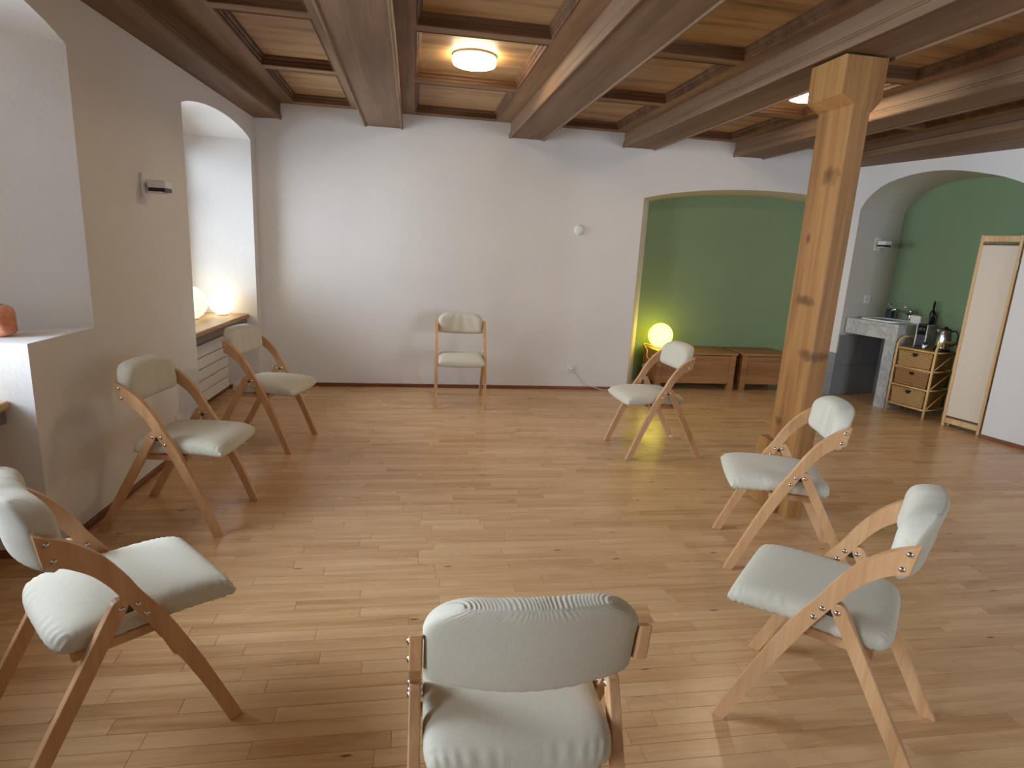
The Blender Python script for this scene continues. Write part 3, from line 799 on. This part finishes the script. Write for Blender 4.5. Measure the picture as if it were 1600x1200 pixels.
# ------------------------------------------------------------------ low oak cabinets in the green niche
def cabinet(label, x0, x1, hole):
    y0, y1, h = 6.0, 6.44, .42
    t = thing('low_cabinet', label, 'cabinet', ((x0 + x1) / 2, (y0 + y1) / 2, 0), 0, 'low oak cabinets in the green niche')
    w, d = (x1 - x0) / 2, (y1 - y0) / 2
    box('top_board', (-w, -d, h - .028), (w, d, h), 'oak', t, .003)
    for s in (-1, 1):
        for q in (-1, 1):
            box('leg', (min(s * (w - .012), s * (w - .075)), min(q * (d - .01), q * (d - .075)), 0), (max(s * (w - .012), s * (w - .075)), max(q * (d - .01), q * (d - .075)), h - .029), 'oak', t, .003)
        sp = box('side_panel', (min(s * (w - .018), s * (w - .04)), -d + .076, .075), (max(s * (w - .018), s * (w - .04)), d - .076, h - .029), 'oak', t, .002)
        if hole and s < 0:
            g = box('grip_hole', (-w + .0165, -.04, .265), (-w + .0185, .04, .315), 'dark', sp, .0004)
    box('front_panel', (-w + .076, -d + .018, .075), (w - .076, -d + .038, h - .036), 'oak', t, .002)
    box('back_panel', (-w + .076, d - .035, .075), (w - .076, d - .02, h - .029), 'oak', t, .002)
    box('bottom_board', (-w + .042, -d + .04, .076), (w - .042, d - .036, .094), 'oak', t, .001)
cabinet('low oak cabinet carrying the yellow globe lamp', 2.575, 3.50, True)
cabinet('low oak cabinet with a bare top, partly behind the timber post', 3.555, 4.15, False)

# ------------------------------------------------------------------ washstand alcove
def alc(name, label, cat, s, d, z=0, group=None): return thing(name, label, cat, rw(s, d, z), ALC_ROT, group)
# stone tiles behind and beside the washstand
trot = ALC_ROT
for i in range(2):
    for j in range(2):
        bm = bmesh.new()
        d0, d1, z0, z1 = .004 + i * .333, .334 + i * .333, .003 + j * .335, .335 + j * .335
        vs = [bm.verts.new(rw(s, d, z)) for s in (S0, S0 + .012) for d in (d0, d1) for z in (z0, z1)]
        for q in ((0, 1, 3, 2), (4, 6, 7, 5), (0, 4, 5, 1), (2, 3, 7, 6), (0, 2, 6, 4), (1, 5, 7, 3)): bm.faces.new([vs[k] for k in q])
        bmesh.ops.bevel(bm, geom=list(bm.edges), offset=.0015, segments=1, affect='EDGES'); from_bm('wall_tile', bm, 'tile', wall_right)
for i in range(2):
    bm = bmesh.new()
    z0, z1 = .003 + i * .237, .237 + i * .237
    vs = [bm.verts.new(rw(s, d, z)) for s in (.006, S0 + .012) for d in (-.012, 0) for z in (z0, z1)]
    for q in ((0, 1, 3, 2), (4, 6, 7, 5), (0, 4, 5, 1), (2, 3, 7, 6), (0, 2, 6, 4), (1, 5, 7, 3)): bm.faces.new([vs[k] for k in q])
    from_bm('wall_tile', bm, 'tile', wall_right)
for i in range(2):
    bm = bmesh.new()
    s0, s1 = S0 + .016 + i * .27, S0 + .282 + i * .27
    vs = [bm.verts.new(rw(s, d, z)) for s in (s0, s1) for d in (DEP - .013, DEP - .002) for z in (.003, .69)]
    for q in ((0, 1, 3, 2), (4, 6, 7, 5), (0, 4, 5, 1), (2, 3, 7, 6), (0, 2, 6, 4), (1, 5, 7, 3)): bm.faces.new([vs[k] for k in q])
    from_bm('wall_tile', bm, 'tile', wall_right)
TZ = .862
ws = alc('washstand', 'grey veined marble washstand with a white basin in the alcove', 'washstand', S0, 0)
# local: x = along the wall, y = into the alcove
W0, W1, WD0, WD1 = .014, .605, .06, DEP - .016
bm = bmesh.new()
ring = lambda cx, cy, rx, ry, z, n=32: [(cx + rx * math.copysign(abs(math.cos(a)) ** .6, math.cos(a)), cy + ry * math.copysign(abs(math.sin(a)) ** .6, math.sin(a)), z) for a in [2 * PI * k / n for k in range(n)]]
bm_box(bm, (W0, WD0, TZ - .035), (W1, WD1, TZ), .002)
from_bm('top_slab', bm, 'marble', ws)
box('apron', (W0, WD0, TZ - .16), (W1 - .12, WD0 + .03, TZ - .0355), 'marble', ws, .002)
box('front_leg', (W1 - .119, WD0, 0), (W1, WD0 + .03, TZ - .0355), 'marble', ws, .002)
box('side_panel', (W1 - .03, WD0 + .031, 0), (W1, WD1, TZ - .0355), 'marble', ws, .002)
bm = bmesh.new(); cx, cy = .27, .33; rows = []
for rx, ry, z in ((.215, .19, TZ + .0005), (.215, .19, TZ + .012), (.207, .182, TZ + .016), (.195, .170, TZ + .013), (.185, .160, TZ - .0)): rows.append(ring(cx, cy, rx, ry, z))
sweep_loops(bm, rows, True); f = bm.faces.new([bm.verts.new(p) for p in ring(cx, cy, .185, .160, TZ + .0008)]); bmesh.ops.remove_doubles(bm, verts=bm.verts, dist=1e-3)
from_bm('basin', bm, 'ceramic', ws, True)
tp = alc('basin_tap', 'chrome single lever tap at the back of the basin', 'tap', S0 + .36, .555, TZ + .0165)
lathe('tap_body', [(0, 0), (.026, 0), (.026, .006), (.021, .01), (.021, .075), (.024, .08), (.024, .10), (.016, .112), (0, .114)], 'chrome', tp, 24)
tube('spout', [(0, -.015, .055), (-.03, -.06, .085), (-.075, -.12, .105), (-.095, -.15, .10), (-.10, -.158, .085)], [.013, .013, .012, .012, .011], 'chrome', tp, 14)
tube('lever', [(0, 0, .108), (-.03, -.025, .128), (-.075, -.05, .138)], [.008, .007, .006], 'chrome', tp, 10)
sd = alc('soap_dispenser', 'dark square soap bottle with a chrome pump beside the tap', 'bottle', S0 + .14, .545, TZ + .0165)
box('bottle', (-.033, -.033, 0), (.033, .033, .095), 'smoke', sd, .006, 2)
lathe('pump', [(0, .0955), (.014, .0955), (.014, .108), (.006, .11), (.006, .14), (.012, .142), (.012, .158), (0, .16)], 'chrome', sd, 16)
tube('nozzle', [(0, 0, .15), (.0, -.045, .15), (0, -.052, .142)], .005, 'chrome', sd, 8)
tb = alc('tissue_box', 'low white box standing at the end of the washstand top', 'box', S0 + .528, .46, TZ)
bm = bmesh.new(); bm_box(bm, (-.056, -.07, 0), (.056, .07, .085), .012, 3); from_bm('box_body', bm, 'ceramic', tb)
box('box_opening', (-.03, -.045, .0845), (.03, .045, .0862), 'sill_front', tb, .0004)
bt = alc('slim_bottle', 'tall slim black bottle behind the white box on the washstand', 'bottle', S0 + .558, .60, TZ)
lathe('bottle_body', [(0, 0), (.026, 0), (.028, .01), (.028, .11), (.02, .135), (.0095, .15), (.0085, .2)], 'black', bt, 20)
lathe('bottle_neck_ring', [(.0088, .175), (.013, .177), (.013, .19), (.0088, .192)], 'black', bt, 16)
lathe('stopper', [(0, .2005), (.0105, .2005), (.0105, .225), (.006, .238), (0, .24)], 'black', bt, 16)

# rattan drawer shelf
rs = alc('bamboo_shelf', 'bamboo shelf unit with three wicker drawers beside the washstand', 'shelf', .925, .05)
RW, RD, RH = .19, .30, .66
for sx_ in (-1, 1):
    pth = [(sx_ * RW, 0, 0), (sx_ * RW, 0, .3), (sx_ * RW, 0, RH - .02)] + [(sx_ * RW, .10 - .10 * math.cos(a), RH + .09 * math.sin(a)) for a in [PI / 2 * k / 8 for k in range(9)]] + [(sx_ * RW, .12 + .0225 * k, RH + .09) for k in range(1, 5)]
    pth += [(sx_ * RW, .21 + .09 * math.sin(a), RH + .09 * math.cos(a)) for a in [PI / 2 * k / 8 for k in range(1, 9)]] + [(sx_ * RW, RD, RH - .02), (sx_ * RW, RD, .3), (sx_ * RW, RD, 0)]
    tube('side_hoop', pth, .011, 'cane', rs, 10)
    for z in (.09, .283, .465, RH - .012): tube('side_bar', [(sx_ * RW, .004, z), (sx_ * RW, RD - .004, z)], .008, 'cane', rs, 8)
    for k, (za, zb_) in enumerate(((.09, .283), (.283, .465), (.465, RH - .012))): tube('side_brace', [(sx_ * (RW + .002), .012, za + .01), (sx_ * (RW + .002), RD - .012, zb_ - .01)], .006, 'cane', rs, 8)
for z in (.09, .283, .465, RH - .012):
    tube('front_bar', [(-RW, -.001, z), (RW, -.001, z)], .010, 'cane', rs, 10); tube('back_bar', [(-RW, RD, z), (RW, RD, z)], .010, 'cane', rs, 10)
box('top_board', (-RW + .012, .012, RH - .012), (RW - .012, RD - .012, RH - .001), 'wicker', rs, .002)
for k, (za, zb_) in enumerate(((.103, .262), (.296, .446), (.478, .628))):
    bm = bmesh.new(); tpz = .012
    x_, d0, d1 = RW - .022, .002, RD - .02
    lo = [(-x_ + tpz, d0 + .006, za), (x_ - tpz, d0 + .006, za), (x_ - tpz, d1, za), (-x_ + tpz, d1, za)]; hi = [(-x_, d0, zb_), (x_, d0, zb_), (x_, d1, zb_), (-x_, d1, zb_)]
    hin = [(-x_ + .012, d0 + .012, zb_), (x_ - .012, d0 + .012, zb_), (x_ - .012, d1 - .012, zb_), (-x_ + .012, d1 - .012, zb_)]; lin = [(-x_ + .022, d0 + .016, za + .01), (x_ - .022, d0 + .016, za + .01), (x_ - .022, d1 - .012, za + .01), (-x_ + .022, d1 - .012, za + .01)]
    sweep_loops(bm, [lo, hi, hin, lin], True); bm.faces.new([bm.verts.new(p) for p in lo]); bm.faces.new([bm.verts.new(p) for p in lin]); bmesh.ops.remove_doubles(bm, verts=bm.verts, dist=1e-5)
    dr = from_bm('drawer', bm, 'wicker_dark' if k == 1 else 'wicker', rs)
    tube('rim', [(-x_, d0, zb_), (x_, d0, zb_)], .007, 'wicker', dr, 8)
    hb = bmesh.new(); zc = zb_ - .026
    lpz = [(-.028, zc + .013), (.028, zc + .013), (.026, zc - .006), (.014, zc - .02), (-.014, zc - .02), (-.026, zc - .006)]
    a = [hb.verts.new((x, d0 - .001 + .0, z)) for x, z in lpz]; b = [hb.verts.new((x, d0 + .004, z)) for x, z in lpz]
    hb.faces.new(a); hb.faces.new(b[::-1])
    for q in range(6): hb.faces.new((a[q], b[q], b[(q + 1) % 6], a[(q + 1) % 6]))
    from_bm('grip_hole', hb, 'dark', dr)
    tube('grip_rim', [(x, d0 - .002, z) for x, z in lpz + lpz[:1]], .004, 'wicker_dark', dr, 6)

# capsule coffee machine: white sides, black core, round brew head, water hose
cm = alc('coffee_machine', 'small black and white capsule coffee machine on the bamboo shelf', 'coffee machine', .855, .19, RH)
for s in (-1, 1):
    pl = [(-.045, .0), (.07, 0), (.07, .20), (.05, .225), (-.035, .225), (-.052, .20), (-.052, .15), (-.03, .13)]
    prism('side_shell', pl, *( (.036, .046) if s > 0 else (-.046, -.036)), 'white', cm, 'x', bevel=.003, seg=2)
prism('core', [(-.035, .0), (.066, 0), (.066, .198), (.046, .219), (-.03, .219), (-.046, .198), (-.046, .155), (-.022, .13)], -.0355, .0355, 'black', cm, 'x')
cm.rotation_euler = (0, 0, ALC_ROT + .5)
lathe('brew_head', [(0, -.088), (.026, -.088), (.031, -.08), (.031, -.047)], 'black', cm, 24, (0, 0, .185), 'y')
box('drip_tray', (-.036, -.115, 0), (.036, -.0455, .028), 'black', cm, .004)
tube('lever', [(-.03, -.03, .227), (-.03, -.085, .236), (.03, -.085, .236), (.03, -.03, .227)], .005, 'black', cm, 8)
tube('hose', [Vector(p) for p in crom([(.03, .06, .20), (.045, .075, .30), (.075, .06, .312), (.098, .05, .26), (.102, .045, .19)], 24)], .006, 'black', cm, 8)
# electric kettle
kt = alc('kettle', 'polished steel electric kettle with black handle on the bamboo shelf', 'kettle', 1.055, .22, RH)
lathe('kettle_base', [(0, 0), (.07, 0), (.072, .01), (.066, .018), (0, .018)], 'black', kt, 28)
lathe('kettle_body', [(0, .0185), (.066, .0185), (.068, .03), (.062, .12), (.054, .19), (.05, .2), (0, .202)], 'steel', kt, 36)
lathe('kettle_lid', [(0, .2025), (.047, .2025), (.044, .212), (.014, .218), (.012, .232), (0, .234)], 'black', kt, 28)
tube('handle', [(.045, .012, .196), (.085, .02, .20), (.105, .024, .16), (.10, .022, .09), (.07, .014, .055)], .009, 'black', kt, 10)
prism('spout', [(-.074, .198), (-.045, .20), (-.052, .165)], -.016, .016, 'steel', kt, 'y')
# drinking glass beside it
jr = alc('glass_jar', 'small steel lidded jar between coffee machine and kettle', 'jar', .962, .10, RH)
lathe('jar_body', [(0, 0), (.022, 0), (.024, .004), (.024, .05), (.02, .056), (0, .056)], 'steel', jr, 20)
lathe('jar_lid', [(0, .0565), (.0225, .0565), (.0225, .066), (.006, .07), (0, .075)], 'black', jr, 20)

# folding screen in front of the alcove end
fs = alc('folding_screen', 'tall pine framed folding screen with cream cloth at the alcove edge', 'screen', 1.29, .06)
def leaf(x0, x1, y0, y1, z1):
    v0, v1 = Vector((x0, y0)), Vector((x1, y1)); d = (v1 - v0).normalized(); ang = math.atan2(d.y, d.x); Ln = (v1 - v0).length
    def put(nm, lo, hi, mat, bv=.003):
        o = box(nm, lo, hi, mat, fs, bv); o.location = (x0, y0, 0); o.rotation_euler = (0, 0, ang); return o
    put('leaf_post', (0, -.011, 0), (.026, .011, z1), 'pine'); put('leaf_post', (Ln - .026, -.011, 0), (Ln, .011, z1), 'pine')
    put('leaf_rail', (.0265, -.009, z1 - .055), (Ln - .0265, .009, z1 - .004), 'pine'); put('leaf_rail', (.0265, -.009, .035), (Ln - .0265, .009, .085), 'pine')
    put('cloth', (.0262, -.002, .105), (Ln - .0262, .002, z1 - .085), 'screen', .0005)
    put('cloth_rod', (.0265, -.006, z1 - .085), (Ln - .0265, .006, z1 - .072), 'mould', .002)
    put('cloth_rod', (.0265, -.006, .092), (Ln - .0265, .006, .105), 'mould', .002)
leaf(0, .334, 0, -.004, 1.73); leaf(.016, .334, .050, .026, 1.73)
box('hinge', (.333, -.012, 1.45), (.336, .034, 1.52), 'steel', fs); box('hinge', (.333, -.012, .30), (.336, .034, .37), 'steel', fs)
